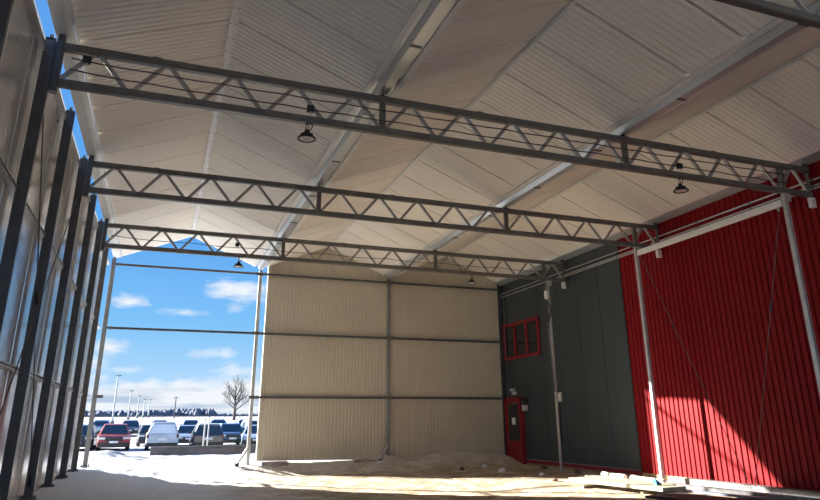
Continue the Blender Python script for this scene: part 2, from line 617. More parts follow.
# columns: pairs carry the trusses, single ones stand between
cols = [5.22 + 2.70*k for k in range(0, 9)]
where = {0: 'under the cropped nearest truss, mostly outside the left edge', 1: 'between the nearest and the second truss', 2: 'carrying the left end of the first full truss',
         3: 'between first and second full trusses', 4: 'carrying the left end of the second full truss', 5: 'between second and third full trusses',
         6: 'carrying the left end of the farthest truss', 7: 'last but one before the opening', 8: 'at the corner beside the open sky bay'}
for k, y in enumerate(cols):
    if k == 8:
        y = YB
    t = thing('steel_column', 'dark steel column on the left wall, ' + where[k], 'column', (XL-.15 if k < 8 else XL-.05, y, -.15), 'left wall columns')
    mb = MB()
    top = 7.45 if k % 2 == 0 else 7.42
    mb.beam((0, 0, 0), (0, 0, top), .165 if k < 8 else .15, .09, (0, 1, 0), .06)
    mb.build('shaft', M_COL if k < 7 else M_GALV, t)  # lighter steel on the farthest columns puts distance haze and gloss into the colour
    mb = MB()
    mb.box((-.15, -.13, .16), (.15, .13, .185))
    for sx in (-.11, .11):
        for sy in (-.09, .09):
            mb.tube((sx, sy, .18), (sx, sy, .24), .014, 8)
    mb.build('base_plate', M_GALV, t)
    mb = MB()
    mb.box((-.07, -.07, top), (.07, .07, top+.012))
    mb.box((-.03, -.015, top), (.03, .015, top+.10))
    mb.build('top_bracket', M_COL, t)
    if k % 2 == 0 and k < 8:
        mb = MB()
        for z in (6.45, 6.62, 6.95, 7.15, 4.9, 5.3):
            mb.tube((.0, -.04, z+.15), (.0, -.066, z+.15), .014, 8)
        mb.build('bolts', M_BLACK, t)

# left wall girts (rails between the columns) at three heights
for z, zt_ in ((7.10, 'top'), (4.72, 'middle'), (2.32, 'lower')):
    for k in range(0, 8):
        y0 = cols[k]
        y1 = cols[k+1] if k < 7 else YB
        nm = ('nearest the camera', 'second', 'third', 'fourth', 'fifth', 'sixth', 'seventh', 'farthest')[k]
        t = thing('wall_girt', '%s steel rail on the left wall, %s column gap' % (zt_, nm), 'rail', (.335, y0, z), 'left wall rails')
        mb = MB()
        mb.sweep((0, .0, 0), (0, y1-y0, 0), [(-.055, -.035), (.04, -.035), (.04, -.022), (-.04, -.022), (-.04, .022), (.04, .022), (.04, .035), (-.055, .035)])
        mb.build('rail', M_LIGHTSTEEL, t)
        mb = MB()
        mb.box((.0, .055, -.06), (.07, .14, .06))
        mb.tube((.07, .10, 0), (.095, .10, 0), .016, 8)
        mb.build('cleat', M_COL, t)

# wire bracing on the left wall
for (a, b, lab) in (((.43, 10.72, 6.4), (.43, 13.2, 3.42), 'upper brace wire left of the bare column between first trusses'),
                    ((.43, 15.9, 6.4), (.43, 13.42, 3.42), 'upper brace wire right of the bare column between first trusses'),
                    ((.43, 13.2, 3.2), (.43, 10.75, .25), 'lower brace wire running down toward the nearest column'),
                    ((.43, 13.42, 3.2), (.43, 15.9, .25), 'lower brace wire running down toward the second truss column')):
    t = thing('brace_wire', lab, 'wire', a, 'left wall brace wires')
    e = V(b)-V(a)
    MB().tube((0, 0, 0), e, .011, 6).build('wire', M_COL, t)
    MB().tube(e*.93, e*.99, .028, 8).build('turnbuckle', M_BLACK, t)


# ------------------------------------------------------------ trusses
def make_truss(y, label):
    t = thing('roof_truss', label, 'truss', (XL, y, ZB), 'lattice roof trusses')
    H = ZT-ZB
    xe = 16.9-XL
    MB().beam((.05, 0, H), (xe, 0, H), .13, .13).build('top_chord', M_GALV, t)
    MB().beam((.05, 0, 0), (xe, 0, 0), .13, .13).build('bottom_chord', M_GALV, t)
    bot = [.0] + [(G1-XL)*k/5 for k in range(1, 6)]
    bot += [G1-XL + (G2-G1)*k/5 for k in range(1, 6)]
    bot += [G2-XL + 1.10*k for k in range(1, 5)] + [xe-.02]
    for i in range(len(bot)-1):
        a, b = bot[i], bot[i+1]
        m_ = (a+b)/2
        g = .05
        MB().beam((a+g, 0, .05), (m_-g, 0, H-.05), .065, .065, (0, 1, 0)).build('web_brace', M_WEB, t)
        MB().beam((m_+g, 0, H-.05), (b-g, 0, .05), .065, .065, (0, 1, 0)).build('web_brace', M_WEB, t)
    for x in (G1-XL, G2-XL, XP-XL):
        MB().beam((x, 0, .06), (x, 0, H-.06), .11, .11, (0, 1, 0)).build('post', M_GALV, t)
    mb = MB()
    mb.beam((.00, 0, -.17), (.00, 0, H+.22), .11, .14, (0, 1, 0))
    mb.box((-.06, -.09, H+.22), (.06, .09, H+.235))
    mb.build('end_plate', M_COL, t)
    for x in (G1-XL, G2-XL):
        mb = MB()
        mb.box((x-.10, -.06, H+.065), (x+.10, .06, H+.075))
        mb.box((x-.012, -.05, H+.07), (x+.012, .05, H+.13))
        mb.build('gutter_bracket', M_BLACK, t)
    mb = MB()
    mb.box((xe-.02, -.08, H-.09), (xe+.02, .08, H+.12))
    mb.box((xe-.02, -.05, -.05), (xe+.0, .05, H))
    mb.lathe((xe-.03, 0, H+.12), [(0, .09), (.05, .08), (.055, 0), (.03, -.02)], 10)
    mb.build('wall_bracket', M_COL, t)
    for s in (1.45, 7.45, 13.4):
        MB().box((s-.07, -.071, H-.07), (s+.07, -.066, H+.07)).build('splice_plate', M_GALV, t)
    return t


tr_lab = ['lattice steel truss cropped at the top right corner', 'nearest full lattice truss, with two wires strung along it',
          'middle lattice truss between the lamp trusses, no lamps on it', 'farthest lattice truss in front of the cream gable wall']
tr = make_truss(T_Y[0], tr_lab[0])
for y, lab in zip(T_Y[1:], tr_lab[1:]):
    dup(tr, (XL, y, ZB), lab)


def sag_wire(name, pts, r, label, n=6, sag=.018):
    out = []
    for (a, b) in zip(pts[:-1], pts[1:]):
        a, b = V(a), V(b)
        for i in range(n):
            s = i/n
            p = a.lerp(b, s)
            p.z -= sag*4*s*(1-s)
            out.append(p)
    out.append(V(pts[-1]))
    o = MB().pipe(out, r, 6).build(name, M_BLACK)
    tag(o, label, 'cable')


y = T_Y[1]-.075
sag_wire('power_cable', [(.75, y, 7.00)] + [(.9+1.09*k, y, 6.97) for k in range(1, 15)], .011, 'upper black cable strung along the nearest full truss')
sag_wire('power_cable', [(.75, y, 6.80)] + [(.9+1.09*k, y, 6.76) for k in range(1, 15)], .011, 'lower black cable strung along the nearest full truss')
sag_wire('power_cable', [(.75, T_Y[3]-.075, 6.88)] + [(.9+2.18*k, T_Y[3]-.075, 6.84) for k in range(1, 8)], .010, 'single thin cable along the farthest truss', sag=.04)

for (x, yy, z, lab) in ((.98, T_Y[1]-.11, 6.99, 'small black junction box near the left end of the nearest full truss'),
                        (4.62, T_Y[1]-.11, 6.74, 'small black junction box above the left lamp of the nearest full truss'),
                        (12.85, T_Y[1]-.11, 6.74, 'small black junction box above the right lamp of the nearest full truss'),
                        (4.5, T_Y[3]-.11, 6.90, 'small black junction box above the left lamp of the farthest truss')):
    t = thing('junction_box', lab, 'box', (x, yy, z), 'truss junction boxes')
    MB().box((-.06, -.035, -.06), (.06, .035, .06)).build('housing', M_BLACK, t)
    MB().tube((0, 0, -.06), (0.02, 0, -.10), .018, 8).build('gland', M_BOX, t)


# high bay lamps
def make_lamp(loc, label):
    t = thing('high_bay_lamp', label, 'lamp', loc, 'high bay lamps hanging from trusses')
    MB().lathe((0, 0, 0), [(0, .15), (.035, .15), (.045, .14), (.045, .085), (.07, .07), (.10, .05), (.13, .015), (.160, 0.0), (.165, -.025), (.14, -.03), (.135, -.010), (0, -.010)], 28).build('housing', M_BLACK, t, smooth=False)
    mb = MB()
    for i in range(20):
        a = 2*math.pi*i/20
        mb.beam((.04*math.cos(a), .04*math.sin(a), .07), (.11*math.cos(a), .11*math.sin(a), .055), .008, .03)
    mb.build('heat_sink', M_BLACK, t)
    MB().lathe((0, 0, -.014), [(0, -.012), (.10, -.010), (.135, 0), (.135, .004)], 28).build('lens', M_LENS, t)
    MB().lathe((0, 0, -.026), [(0, -.012), (.05, -.010), (.055, 0.006)], 18).build('centre_cap', M_BOX, t)
    mb = MB()
    mb.tube((-.03, 0, .14), (-.01, 0, .30), .008, 6)
    mb.tube((.03, 0, .14), (.01, 0, .30), .008, 6)
    mb.lathe((0, 0, .28), [(0, -.03), (.025, -.02), (.025, .02), (0, .03)], 10)
    mb.build('hanger', M_COL, t)
    MB().pipe([(.04, 0, .13), (.09, 0, .22), (.09, 0, .26), (.03, 0, .33)], .010, 6).build('cord', M_BLACK, t)
    return t


lm = make_lamp((4.60, T_Y[1], 6.22), 'round black lamp under the nearest full truss, over the grey roof slope')
dup(lm, (12.90, T_Y[1], 6.22), 'round black lamp under the nearest full truss, by the red wall')
dup(lm, (4.60, T_Y[3], 6.22), 'round black lamp under the farthest truss, against the blue sky')
dup(lm, (12.92, T_Y[3], 6.22), 'round black lamp under the farthest truss, against the cream wall')

# ------------------------------------------------------------ far gable wall
prof = groove_profile(6.33, 16.78, 1.305, .145, jw=.022, jd=.015, mw=.026, md=.012, start=6.33)


def gable_z(x):
    for xa, xr, xb in ((XL, R1, G1), (G1, R2, G2), (G2, R3, XW)):
        if xa <= x <= xb:
            hw = (xb-xa)/2
            return ZE + (ZR-ZE)*(1-abs(x-xr)/hw) + .05
    return ZE


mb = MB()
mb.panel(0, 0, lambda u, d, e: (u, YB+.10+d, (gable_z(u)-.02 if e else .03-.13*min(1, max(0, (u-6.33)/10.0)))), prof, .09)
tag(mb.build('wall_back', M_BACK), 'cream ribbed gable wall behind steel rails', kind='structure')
mb = MB()
mb.box((16.78, YB+.10, -.25), (17.0, YB+.2, 8.0))
tag(mb.build('trim_2', M_DARKWALL), 'dark edge strip where the cream wall meets the dark wall', kind='structure')
mb = MB()
mb.box((6.29, YB+.08, 0.02), (6.33, YB+.2, 7.45))
tag(mb.build('trim_3', M_WHITE), 'pale free edge of the cream wall beside the opening', kind='structure')

for (x, lab) in ((G1-.02, 'light steel gable post between the open bay and the cream wall'), (G2-.02, 'light steel gable post in front of the cream wall, between its two halves')):
    t = thing('gable_post', lab, 'post', (x, YB, -.12), 'gable posts')
    MB().beam((0, 0, 0), (0, 0, 7.38), .13, .12, (0, 1, 0)).build('shaft', M_LIGHTSTEEL if x < 8 else M_DULL, t)
    MB().beam((-.05, -.09, .62), (-.40, -.24, .10), .075, .075).build('foot_brace', M_LIGHTSTEEL, t)
    mb = MB()
    mb.box((-.48, -.32, .0), (-.34, -.18, .12))
    mb.build('brace_foot', M_BLACK, t)
    for z in (7.1, 4.74, 2.32):
        MB().box((-.13, -.075, z+.06), (.13, -.066, z+.18)).build('cleat', M_GALV, t)
gb = [(XL, G1, 'open bay'), (G1, G2, 'left half of the cream wall'), (G2, 16.8, 'right half of the cream wall')]
for z, zt_ in ((7.12, 'top'), (4.74, 'middle'), (2.32, 'lower')):
    for j, (xa, xb, w_) in enumerate(gb):
        if j == 0 and z < 3:
            # lowest rail runs only as a stub behind the corner column
            t = thing('gable_rail', 'short stub of the lower rail on the corner column', 'rail', (XL, YB, z), 'gable rails')
            MB().beam((.03, -.02, 0), (.22, -.02, 0), .08, .10).build('rail', M_COL, t)
            continue
        t = thing('gable_rail', '%s steel rail across the %s' % (zt_, w_), 'rail', (xa, YB, z), 'gable rails')
        MB().beam((.12 if j else .03, 0, 0), (xb-xa-.14, 0, 0), .07, .085).build('rail', M_COL, t)
        mb = MB()
        for x in (.12, xb-xa-.20):
            MB().box((x, -.055, -.06), (x+.08, -.045, .06)).build('end_cleat', M_GALV, t)

# concrete footing blocks under the cream wall
for (xa, xb, za, zb_, lab) in ((6.45, 7.45, -.40, .014, 'low concrete kerb under the left end of the cream wall'),
                               (10.05, 10.95, -.40, -.02, 'concrete kerb just left of the middle gable post'),
                               (11.62, 13.7, -.40, -.06, 'concrete kerb just right of the middle gable post')):
    o = MB().box((xa, YB-.30, za), (xb, YB+.09, zb_)).build('concrete_kerb', M_CONC)
    tag(o, lab, 'kerb', 'kerbs under the cream wall')
    bv = o.modifiers.new('bevel', 'BEVEL')
    bv.width = .025
    bv.segments = 2

# ------------------------------------------------------------ right wall: charcoal then red cladding
RB = 18.13
ZW = 7.52
wr = bpy.data.objects.new('wall_right', None)
C.objects.link(wr)
wr.location = (XW, RB, 0)
tag(wr, 'tall side wall of the neighbouring building, charcoal then red', kind='structure')
prof = groove_profile(RB, 27.6, 1.34, 1.34, jw=.016, jd=.018, start=RB)
mb = MB()
mb.panel(0, 0, lambda u, d, e: (d, u-RB, ZW+.25 if e else -.08), prof, .12)
mb.build('charcoal_cladding', M_DARKWALL, wr)


def rib_profile(u0, u1, pitch):
    pts = [(u0, 0)]
    u = u0+.02
    while u+pitch < u1:
        pts += [(u, 0), (u+pitch*.58, 0), (u+pitch*.68, .032), (u+pitch*.92, .032)]
        u += pitch
    pts.append((u1, 0))
    return pts


prof = rib_profile(YF-2, RB-.06, .19)
mb = MB()
mb.panel(0, 0, lambda u, d, e: (-.03+d, u-RB, ZW+.25 if e else -.14), prof, .10)
mb.build('red_cladding', M_RED, wr)
MB().box((-.05, -.06, -.14), (.0, .0, ZW+.2)).build('corner_strip', M_BLACK, wr)
MB().box((-.045, .0, -.22), (.02, 8.6-1.2, -.09)).build('base_strip', M_REDTRIM, wr)
MB().box((.02, -19, -.75), (.14, 9.5, -.10)).build('foundation', M_FOUND, wr)

# window
w1 = bpy.data.objects.new('window_1', None)
C.objects.link(w1)
w1.location = (XW, 25.15, 4.72)
tag(w1, 'three pane red framed window high on the charcoal wall', kind='structure')
hy, hz = 1.52, .78
mb = MB()
for z in (-hz, hz-.13):
    mb.box((-.07, -hy, z), (.03, hy, z+.13))
for yv in (-hy, -hy/3-.06, hy/3-.06, hy-.13):
    mb.box((-.075, yv, -hz), (.03, yv+.13, hz))
mb.build('window_frame', M_REDTRIM, w1)
for a in range(3):
    y0 = -hy + .1 + a*(2*hy-.2)/3
    MB().box((-.012, y0, -hz+.1), (-.002, y0+(2*hy-.2)/3, hz-.1)).build('pane', M_GLASS, w1)

# door
d1 = bpy.data.objects.new('door_1', None)
C.objects.link(d1)
d1.location = (XW, 25.98, -.38)
tag(d1, 'red door with tall dark glass at the far end of the charcoal wall', kind='structure')
mb = MB()
mb.box((-.16, -.70, 0), (.02, -.58, 2.70))
mb.box((-.16, .58, 0), (.02, .70, 2.70))
mb.box((-.16, -.70, 2.58), (.02, .70, 2.72))
mb.build('door_frame', M_REDTRIM, d1)
leaf = MB().box((-.12, -.58, .02), (-.06, .58, 2.58)).build('door_leaf', M_REDTRIM, d1)
MB().box((-.128, -.44, .98), (-.118, .44, 2.46)).build('door_glass', M_GLASS, leaf)
MB().box((-.135, -.16, 1.62), (-.129, .14, 1.90)).build('paper_notice', M_PVC, leaf)
MB().tube((-.16, .46, .95), (-.16, .46, 1.25), .014, 8).build('door_handle', M_GALV, leaf)
MB().beam((-.17, -.45, 2.47), (-.17, .0, 2.47), .05, .06).build('door_closer', M_GALV, d1)

# twin head emergency lamp above the door
t = thing('wall_lamp', 'small twin head wall lamp above the red door', 'lamp', (XW-.02, 25.9, 2.50))
MB().box((-.12, -.10, -.04), (0, .10, .08)).build('housing', M_BOX, t)
for s in (-.10, .09):
    mb = MB()
    mb.lathe((-.14, s, .16), [(0, -.07), (.05, -.06), (.085, .0), (.08, .04), (0, .05)], 14)
    mb.build('lamp_head', M_LIGHTSTEEL, t)
t = thing('wall_box', 'grey wall box with black cap beside the red door', 'box', (XW-.02, 25.02, 1.95))
MB().box((-.16, -.10, -.16), (0, .10, .06)).build('housing', M_BOX, t)
MB().box((-.18, -.12, .06), (0, .12, .32)).build('cap', M_BLACK, t)
t = thing('wall_socket', 'small grey socket plate on the charcoal wall by the thin post', 'socket', (XW-.005, 22.45, 2.25))
MB().box((-.03, -.12, -.17), (0, .12, .17)).build('plate', M_BOX, t)
MB().box((-.04, -.06, -.10), (-.03, .06, .10)).build('cover', M_WHITE, t)
o = MB().box((XW-.05, 22.50, .52), (XW-.005, 22.58, 1.95)).build('black_batten', M_BLACK)
tag(o, 'thin black batten on the charcoal wall below the grey socket', 'batten')

# ------------------------------------------------------------ posts in front of the right wall
post_lab = ['bright steel post outside the right edge', 'bright steel post before the red wall at the right edge, under the nearest full truss',
            'bright steel post before the red wall, under the middle truss', 'thin steel post before the charcoal wall, under the farthest truss']
for y, lab in list(zip(T_Y, post_lab))[1:]:
    t = thing('support_post', lab, 'post', (XP if y < 20 else 16.16, y, -.42), 'posts along the right wall')
    w = .11 if y < 20 else .075
    top = ZB-.065+.42
    MB().beam((0, 0, 0), (0, 0, top), w, w, (0, 1, 0)).build('shaft', M_LIGHTSTEEL, t)
    MB().box((-.14, -.14, .06), (.14, .14, .085)).build('base_plate', M_GALV, t)
    mb = MB()
    mb.box((-.10, -.085, top-.22), (.10, -.078, top-.02))
    mb.build('head_plate', M_LIGHTSTEEL, t)

t = thing('eave_beam', 'pale steel tie beam joining the two posts before the red wall', 'beam', (XP, T_Y[1], 6.30))
MB().beam((0, .08, 0), (0, T_Y[2]-T_Y[1]-.08, 0), .10, .16).build('beam', M_WHITE, t)
MB().lathe((0, .22, -.13), [(0, -.05), (.03, -.03), (.03, .04), (0, .05)], 10).build('eye_bolt', M_LIGHTSTEEL, t)

for (a, b, lab) in (((16.0, 15.86, 6.2), (16.0, 12.95, -.12), 'thin brace wire falling from the middle truss post across the red wall'),
                    ((16.0, 10.80, 6.2), (16.0, 12.85, -.12), 'thin brace wire falling from the nearest truss post across the red wall')):
    t = thing('brace_wire', lab, 'wire', a, 'brace wires before the red wall')
    e = V(b)-V(a)
    MB().tube((0, 0, 0), e, .010, 6).build('wire', M_GALV, t)
    MB().tube(e*.34, e*.37, .026, 8).build('turnbuckle', M_COL, t)

# pipes along the wall
for (z, dx, y0, y1, r, lab) in ((6.93, -.06, YF, 27.1, .020, 'uppermost thin pipe running along the right wall'),
                                (6.78, -.06, YF, 26.95, .022, 'middle thin pipe running along the right wall'),
                                (6.70, -.10, YF, 22.0, .022, 'lowest thin pipe along the wall, ending above the charcoal cladding')):
    t = thing('wall_pipe', lab, 'pipe', (XW+dx, y0, z), 'pipes along the right wall')
    MB().tube((0, 0, 0), (0, y1-y0, 0), r, 10).build('pipe', M_LIGHTSTEEL, t)
    yy = 7.0
    while yy < y1-y0:
        MB().box((-.03, yy, -.035), (-dx-.03, yy+.03, .035)).build('pipe_clip', M_GALV, t)
        yy += 1.9
    if z > 6.9:
        MB().tube((0, y1-y0-.6, 0), (0, y1-y0-.6, -6.9), .018, 8).build('down_pipe', M_GALV, t)

for y, lab in zip(T_Y[1:], ('white box hanging at the right end of the nearest full truss', 'white box hanging at the right end of the middle truss',
                            'white box hanging at the right end of the farthest truss')):
    t = thing('hanging_box', lab, 'box', (16.83, y-.04, 6.50), 'white boxes at the truss ends')
    MB().box((-.07, -.05, -.27), (.07, .05, -.03)).build('housing', M_PVC, t)
    MB().box((-.035, -.056, -.19), (.035, -.05, -.09)).build('cover', M_BOX, t)
    MB().tube((0, 0, -.03), (0, 0, .02), .012, 8).build('hanger', M_COL, t)

# conduit beside the far post
t = thing('power_conduit', 'white connector and black hose hanging beside the thin far post', 'conduit', (15.97, T_Y[3]-.11, 6.5))
MB().tube((0, 0, 0), (0, 0, -.42), .022, 8).build('drop_pipe', M_GALV, t)
MB().lathe((0, 0, -.75), [(0, .34), (.07, .32), (.08, .10), (.05, 0), (0, 0)], 12).build('connector', M_PVC, t)
pts = [V((0, 0, -.72)) + V((.14*math.sin(s*math.pi), 0, -.9*s)) for s in [i/8 for i in range(9)]]
MB().pipe(pts, .035, 8).build('hose', M_BLACK, t)
MB().tube((0, 0, -1.60), (.10, 0, -4.1), .028, 8).build('lower_pipe', M_GALV, t)


# ------------------------------------------------------------ materials lying by the right wall
def lying(name, x0, y0, x1, y1, z, w, h, material, label, group=None, cat='panel'):
    o = MB().beam((x0, y0, z+h/2), (x1, y1, z+h/2), w, h, c=.05).build(name, material)
    tag(o, label, cat, group)
    return o


gz = -.30
lying('steel_channel', 16.62, 15.75, 16.66, 8.2, gz+.02, .28, .16, M_DULL, 'long pale steel channel lying against the foot of the red wall', cat='channel')
lying('foam_panel', 14.15, 17.3, 14.55, 13.9, gz+.09, .80, .09, M_FOAM, 'cream insulation panel nearest the camera in the floor stack', 'panels in the floor stack')
lying('foam_panel', 14.98, 18.0, 15.06, 14.6, gz+.06, .34, .10, M_FOAM, 'cream insulation panel lying behind the nearest one', 'panels in the floor stack')
lying('metal_trim', 15.55, 16.9, 15.98, 10.8, gz+.05, .20, .07, M_BLUESTEEL, 'long bluish metal strip lying in front of the red wall', 'metal strips on the floor', 'strip')
lying('metal_trim', 15.28, 16.4, 15.68, 10.9, gz+.05, .14, .10, M_DULL, 'long silver metal strip beside the bluish one', 'metal strips on the floor', 'strip')
lying('metal_trim', 14.98, 14.1, 15.40, 11.2, gz+.05, .16, .05, M_BLUESTEEL, 'short bluish metal strip on the near side of the silver one', 'metal strips on the floor', 'strip')
for k, (xa, ya, xb) in enumerate(((13.75, 16.6, 15.30), (14.2, 14.7, 15.55), (14.95, 12.6, 16.2))):
    lying('timber_bearer', xa, ya, xb, ya+.1, gz-.05, .10, .08, M_WOOD, 'short timber bearer under the stacked strips, %s' % ('farthest', 'middle', 'nearest')[k], 'timber bearers', 'timber')
lying('void_sheet', 13.9, 13.7, 14.65, 11.3, gz+.02, 1.1, .05, M_RUBBER, 'black sheet standing in for the shaded void at the bottom edge before the metal strips', cat='sheet')  # shade of the dark void by the stack, put in as a black sheet
for (a, b, lab) in (((15.85, 18.5, gz+.12), (15.80, 17.4, gz+.12), 'short white pipe lying behind the panels, by the charcoal wall'),
                    ((15.75, 16.95, gz+.12), (15.70, 15.6, gz+.12), 'longer white pipe lying toward the post foot')):
    t = thing('plastic_pipe', lab, 'pipe', a, 'white pipes on the floor')
    e = V(b)-V(a)
    MB().tube((0, 0, 0), e, .07, 14).build('tube', M_PVC, t)
    MB().tube(-e*.05, e*.08, .085, 14).build('socket_end', M_PVC, t)
o = MB().add([(14.40, 14.35, gz+.185), (14.62, 14.40, gz+.20), (14.60, 14.62, gz+.30), (14.45, 14.58, gz+.24), (14.5, 14.48, gz+.34), (14.52, 14.42, gz+.186)],
             [(0, 1, 4), (1, 2, 4), (2, 3, 4), (3, 0, 4), (0, 5, 1), (1, 5, 2), (2, 5, 3), (3, 5, 0)]).build('tarp_scrap', M_BLUE)
tag(o, 'small crumpled blue scrap at the foot of the middle post', 'scrap')

# debris beside the far wall: clods and brush
clods = [(14.2, 18.7, 'dark brown frozen clod nearest the stacked panels', 0), (15.6, 19.4, 'grey stone sized clod between the white pipes and the thin post', 1),
         (14.7, 20.3, 'snowy lump on the dirt before the thin post', 2), (16.3, 20.6, 'dark brown clod right at the foot of the charcoal wall', 0),
         (15.4, 21.0, 'small grey clod just in front of the thin post foot', 1), (14.3, 22.3, 'snowy lump on the dirt left of the thin post', 2),
         (16.3, 22.8, 'dark clod at the wall foot behind the thin post', 0), (15.3, 23.6, 'grey clod on the ground between the thin post and the door', 1),
         (14.8, 24.7, 'snowy lump just before the red door', 2), (13.6, 24.2, 'dark clod farthest left, before the cream wall', 0)]
for (x, y, lab, k) in clods:
    r = random.uniform(.07, .13)
    mb = MB()
    mb.lathe((0, 0, 0), [(0, r*.8), (r*.7, r*.6), (r, .1*r), (r*.8, -r*.4), (0, -r*.5)], 7)
    mb.v = [(a*random.uniform(.8, 1.25), b*random.uniform(.8, 1.25), c*random.uniform(.8, 1.2)) for a, b, c in mb.v]
    o = mb.build('frozen_clod', (M_DRYWEED, M_CONC, M_CLEARSNOW)[k])
    o.location = (x, y, ground_z(x, y)+r*.3)
    tag(o, lab, 'clod', 'frozen clods by the charcoal wall')


# ------------------------------------------------------------ outside: cars
def make_car(loc, rz, label, paint, w=1.86, l=4.6, h=1.66, kind='suv', snow=0, plate=True, rear=False):
    t = thing('car', label, 'car', loc, 'cars parked beyond the opening', rz)
    hw = w/2
    L2 = l/2
    # front points to -y
    belt = h*.60
    if kind == 'suv':
        body = [(-L2, .30), (-L2-.02, .55), (-L2+.05, .82), (-L2+.25, .93), (-L2+1.15, belt+.03), (L2-.10, belt+.06), (L2, belt-.10), (L2+.02, .45), (L2-.05, .28)]
        cab = [(-L2+1.05, belt), (-L2+1.75, h-.06), (-L2+2.1, h), (L2-.55, h-.02), (L2-.30, h-.10), (L2-.06, belt)]
    elif kind == 'pickup':
        body = [(-L2, .35), (-L2-.02, .6), (-L2+.03, .98), (-L2+.2, 1.06), (-L2+1.2, belt+.05), (L2-.05, belt+.05), (L2, .50), (L2-.05, .35)]
        cab = [(-L2+1.15, belt), (-L2+1.75, h-.06), (-L2+2.0, h), (-L2+3.3, h-.02), (-L2+3.6, h-.10), (-L2+3.75, belt)]
    else:
        body = [(-L2, .26), (-L2-.02, .48), (-L2+.05, .68), (-L2+.3, .78), (-L2+1.25, belt+.02), (L2-.10, belt+.06), (L2, belt-.12), (L2+.02, .40), (L2-.05, .26)]
        cab = [(-L2+1.15, belt), (-L2+2.0, h-.05), (-L2+2.3, h), (L2-1.5, h-.02), (L2-1.2, h-.06), (L2-.35, belt)]

    def extr(prof_, wf):
        mb_ = MB()
        n_ = len(prof_)
        st = (-1, -.93, .93, 1)
        for s in st:
            ins = .0 if abs(s) < 1 else .05
            cy = sum(p[0] for p in prof_)/n_
            cz = sum(p[1] for p in prof_)/n_
            for (py, pz) in prof_:
                mb_.v.append((s*wf(pz)*hw, py-(py-cy)*ins, pz-(pz-cz)*ins))
        for k_ in range(3):
            for i_ in range(n_):
                mb_.f.append((k_*n_+i_, k_*n_+(i_+1) % n_, (k_+1)*n_+(i_+1) % n_, (k_+1)*n_+i_))
        mb_.f.append(tuple(range(n_))[::-1])
        mb_.f.append(tuple(range(3*n_, 4*n_)))
        return mb_
    extr(body, lambda z: 1.0).build('body', paint, t)
    wf = lambda z: .95 - .25*(z-belt)/(h-belt)
    extr(cab, wf).build('cabin', paint, t)

    def glass(name, a, b, inset=.10, off=.012):
        # quad across the car between profile points a (low) and b (high)
        mb_ = MB()
        (ya, za), (yb, zb_) = a, b
        ya2, za2 = ya+(yb-ya)*.08, za+(zb_-za)*.08
        yb2, zb2 = ya+(yb-ya)*.94, za+(zb_-za)*.94
        nx_ = V((0, -(zb_-za), (yb-ya))).normalized()
        if (nx_.y > 0) != (ya > 0):
            nx_ = -nx_
        if nx_.z < 0:
            nx_.z = -nx_.z
        o_ = nx_*off
        xa, xb_ = (wf(za2)*hw-inset), (wf(zb2)*hw-inset)
        mb_.add([(-xa, ya2+o_.y, za2+o_.z), (xa, ya2+o_.y, za2+o_.z), (xb_, yb2+o_.y, zb2+o_.z), (-xb_, yb2+o_.y, zb2+o_.z),
                 (-xa, ya2-o_.y, za2-o_.z), (xa, ya2-o_.y, za2-o_.z), (xb_, yb2-o_.y, zb2-o_.z), (-xb_, yb2-o_.y, zb2-o_.z)],
                [(0, 1, 2, 3), (4, 7, 6, 5), (0, 4, 5, 1), (1, 5, 6, 2), (2, 6, 7, 3), (3, 7, 4, 0)])
        return mb_.build(name, M_CARGLASS, t)
    glass('windshield', cab[0], cab[1])
    rg = glass('rear_window', cab[-1], cab[-2], .14)
    if snow:
        rg.data.materials[0] = M_CLEARSNOW if snow > 1 else M_CARGLASS
    for s in (-1, 1):
        mb = MB()
        y0, y1 = cab[0][0]+.55, cab[-1][0]-.35
        z0, z1 = belt+.05, h-.14
        q = [(y0, z0), (y1, z0), (y1-.18, z1), (y0+.45, z1)]
        for off in (.012, -.03):
            for (yy, zz) in q:
                mb.v.append((s*(wf(zz)*hw+off), yy, zz))
        mb.f += [(0, 1, 2, 3), (4, 7, 6, 5), (0, 4, 5, 1), (1, 5, 6, 2), (2, 6, 7, 3), (3, 7, 4, 0)]
        mb.build('side_window', M_CARGLASS, t)
    for sx in (-1, 1):
        for sy in (-1, 1):
            yy = sy*(L2-.88)
            mb = MB()
            mb.tube((sx*(hw-.22), yy, .33), (sx*(hw+.01), yy, .33), .34, 20)
            wh = mb.build('wheel', M_RUBBER, t)
            MB().tube((sx*(hw), yy, .33), (sx*(hw+.02), yy, .33), .20, 14).build('rim', M_GALV, wh)
        mb = MB()
        mb.box((min(sx*(hw), sx*(hw+.16)), cab[0][0]+.45, belt), (max(sx*hw, sx*(hw+.16)), cab[0][0]+.58, belt+.16))
        mb.build('mirror', M_BLACK, t)
        fz = .72 if kind != 'sedan' else .58
        mb = MB()
        mb.box((min(sx*(hw-.45), sx*(hw-.06)), -L2-.035, fz), (max(sx*(hw-.45), sx*(hw-.06)), -L2+.25, fz+.13))
        mb.build('headlight', M_BOX, t)
        mb = MB()
        mb.box((min(sx*(hw-.16), sx*(hw-.02)), L2-.2, belt-.24), (max(sx*(hw-.16), sx*(hw-.02)), L2+.03, belt-.03))
        mb.build('tail_light', M_TAIL, t)
    MB().box((-hw+.48, -L2-.035, .60 if kind != 'sedan' else .50), (hw-.48, -L2+.1, .84 if kind != 'sedan' else .66)).build('grille', M_BLACK, t)
    MB().box((-hw+.04, -L2-.05, .24), (hw-.04, -L2+.15, .54)).build('bumper', M_BLACK, t)
    MB().box((-hw+.06, L2-.15, .27), (hw-.06, L2+.06, .48)).build('bumper', M_BLACK, t)
    MB().box((-.26, -L2-.066, .50), (.26, -L2-.04, .62)).build('number_plate', M_PVC, t)
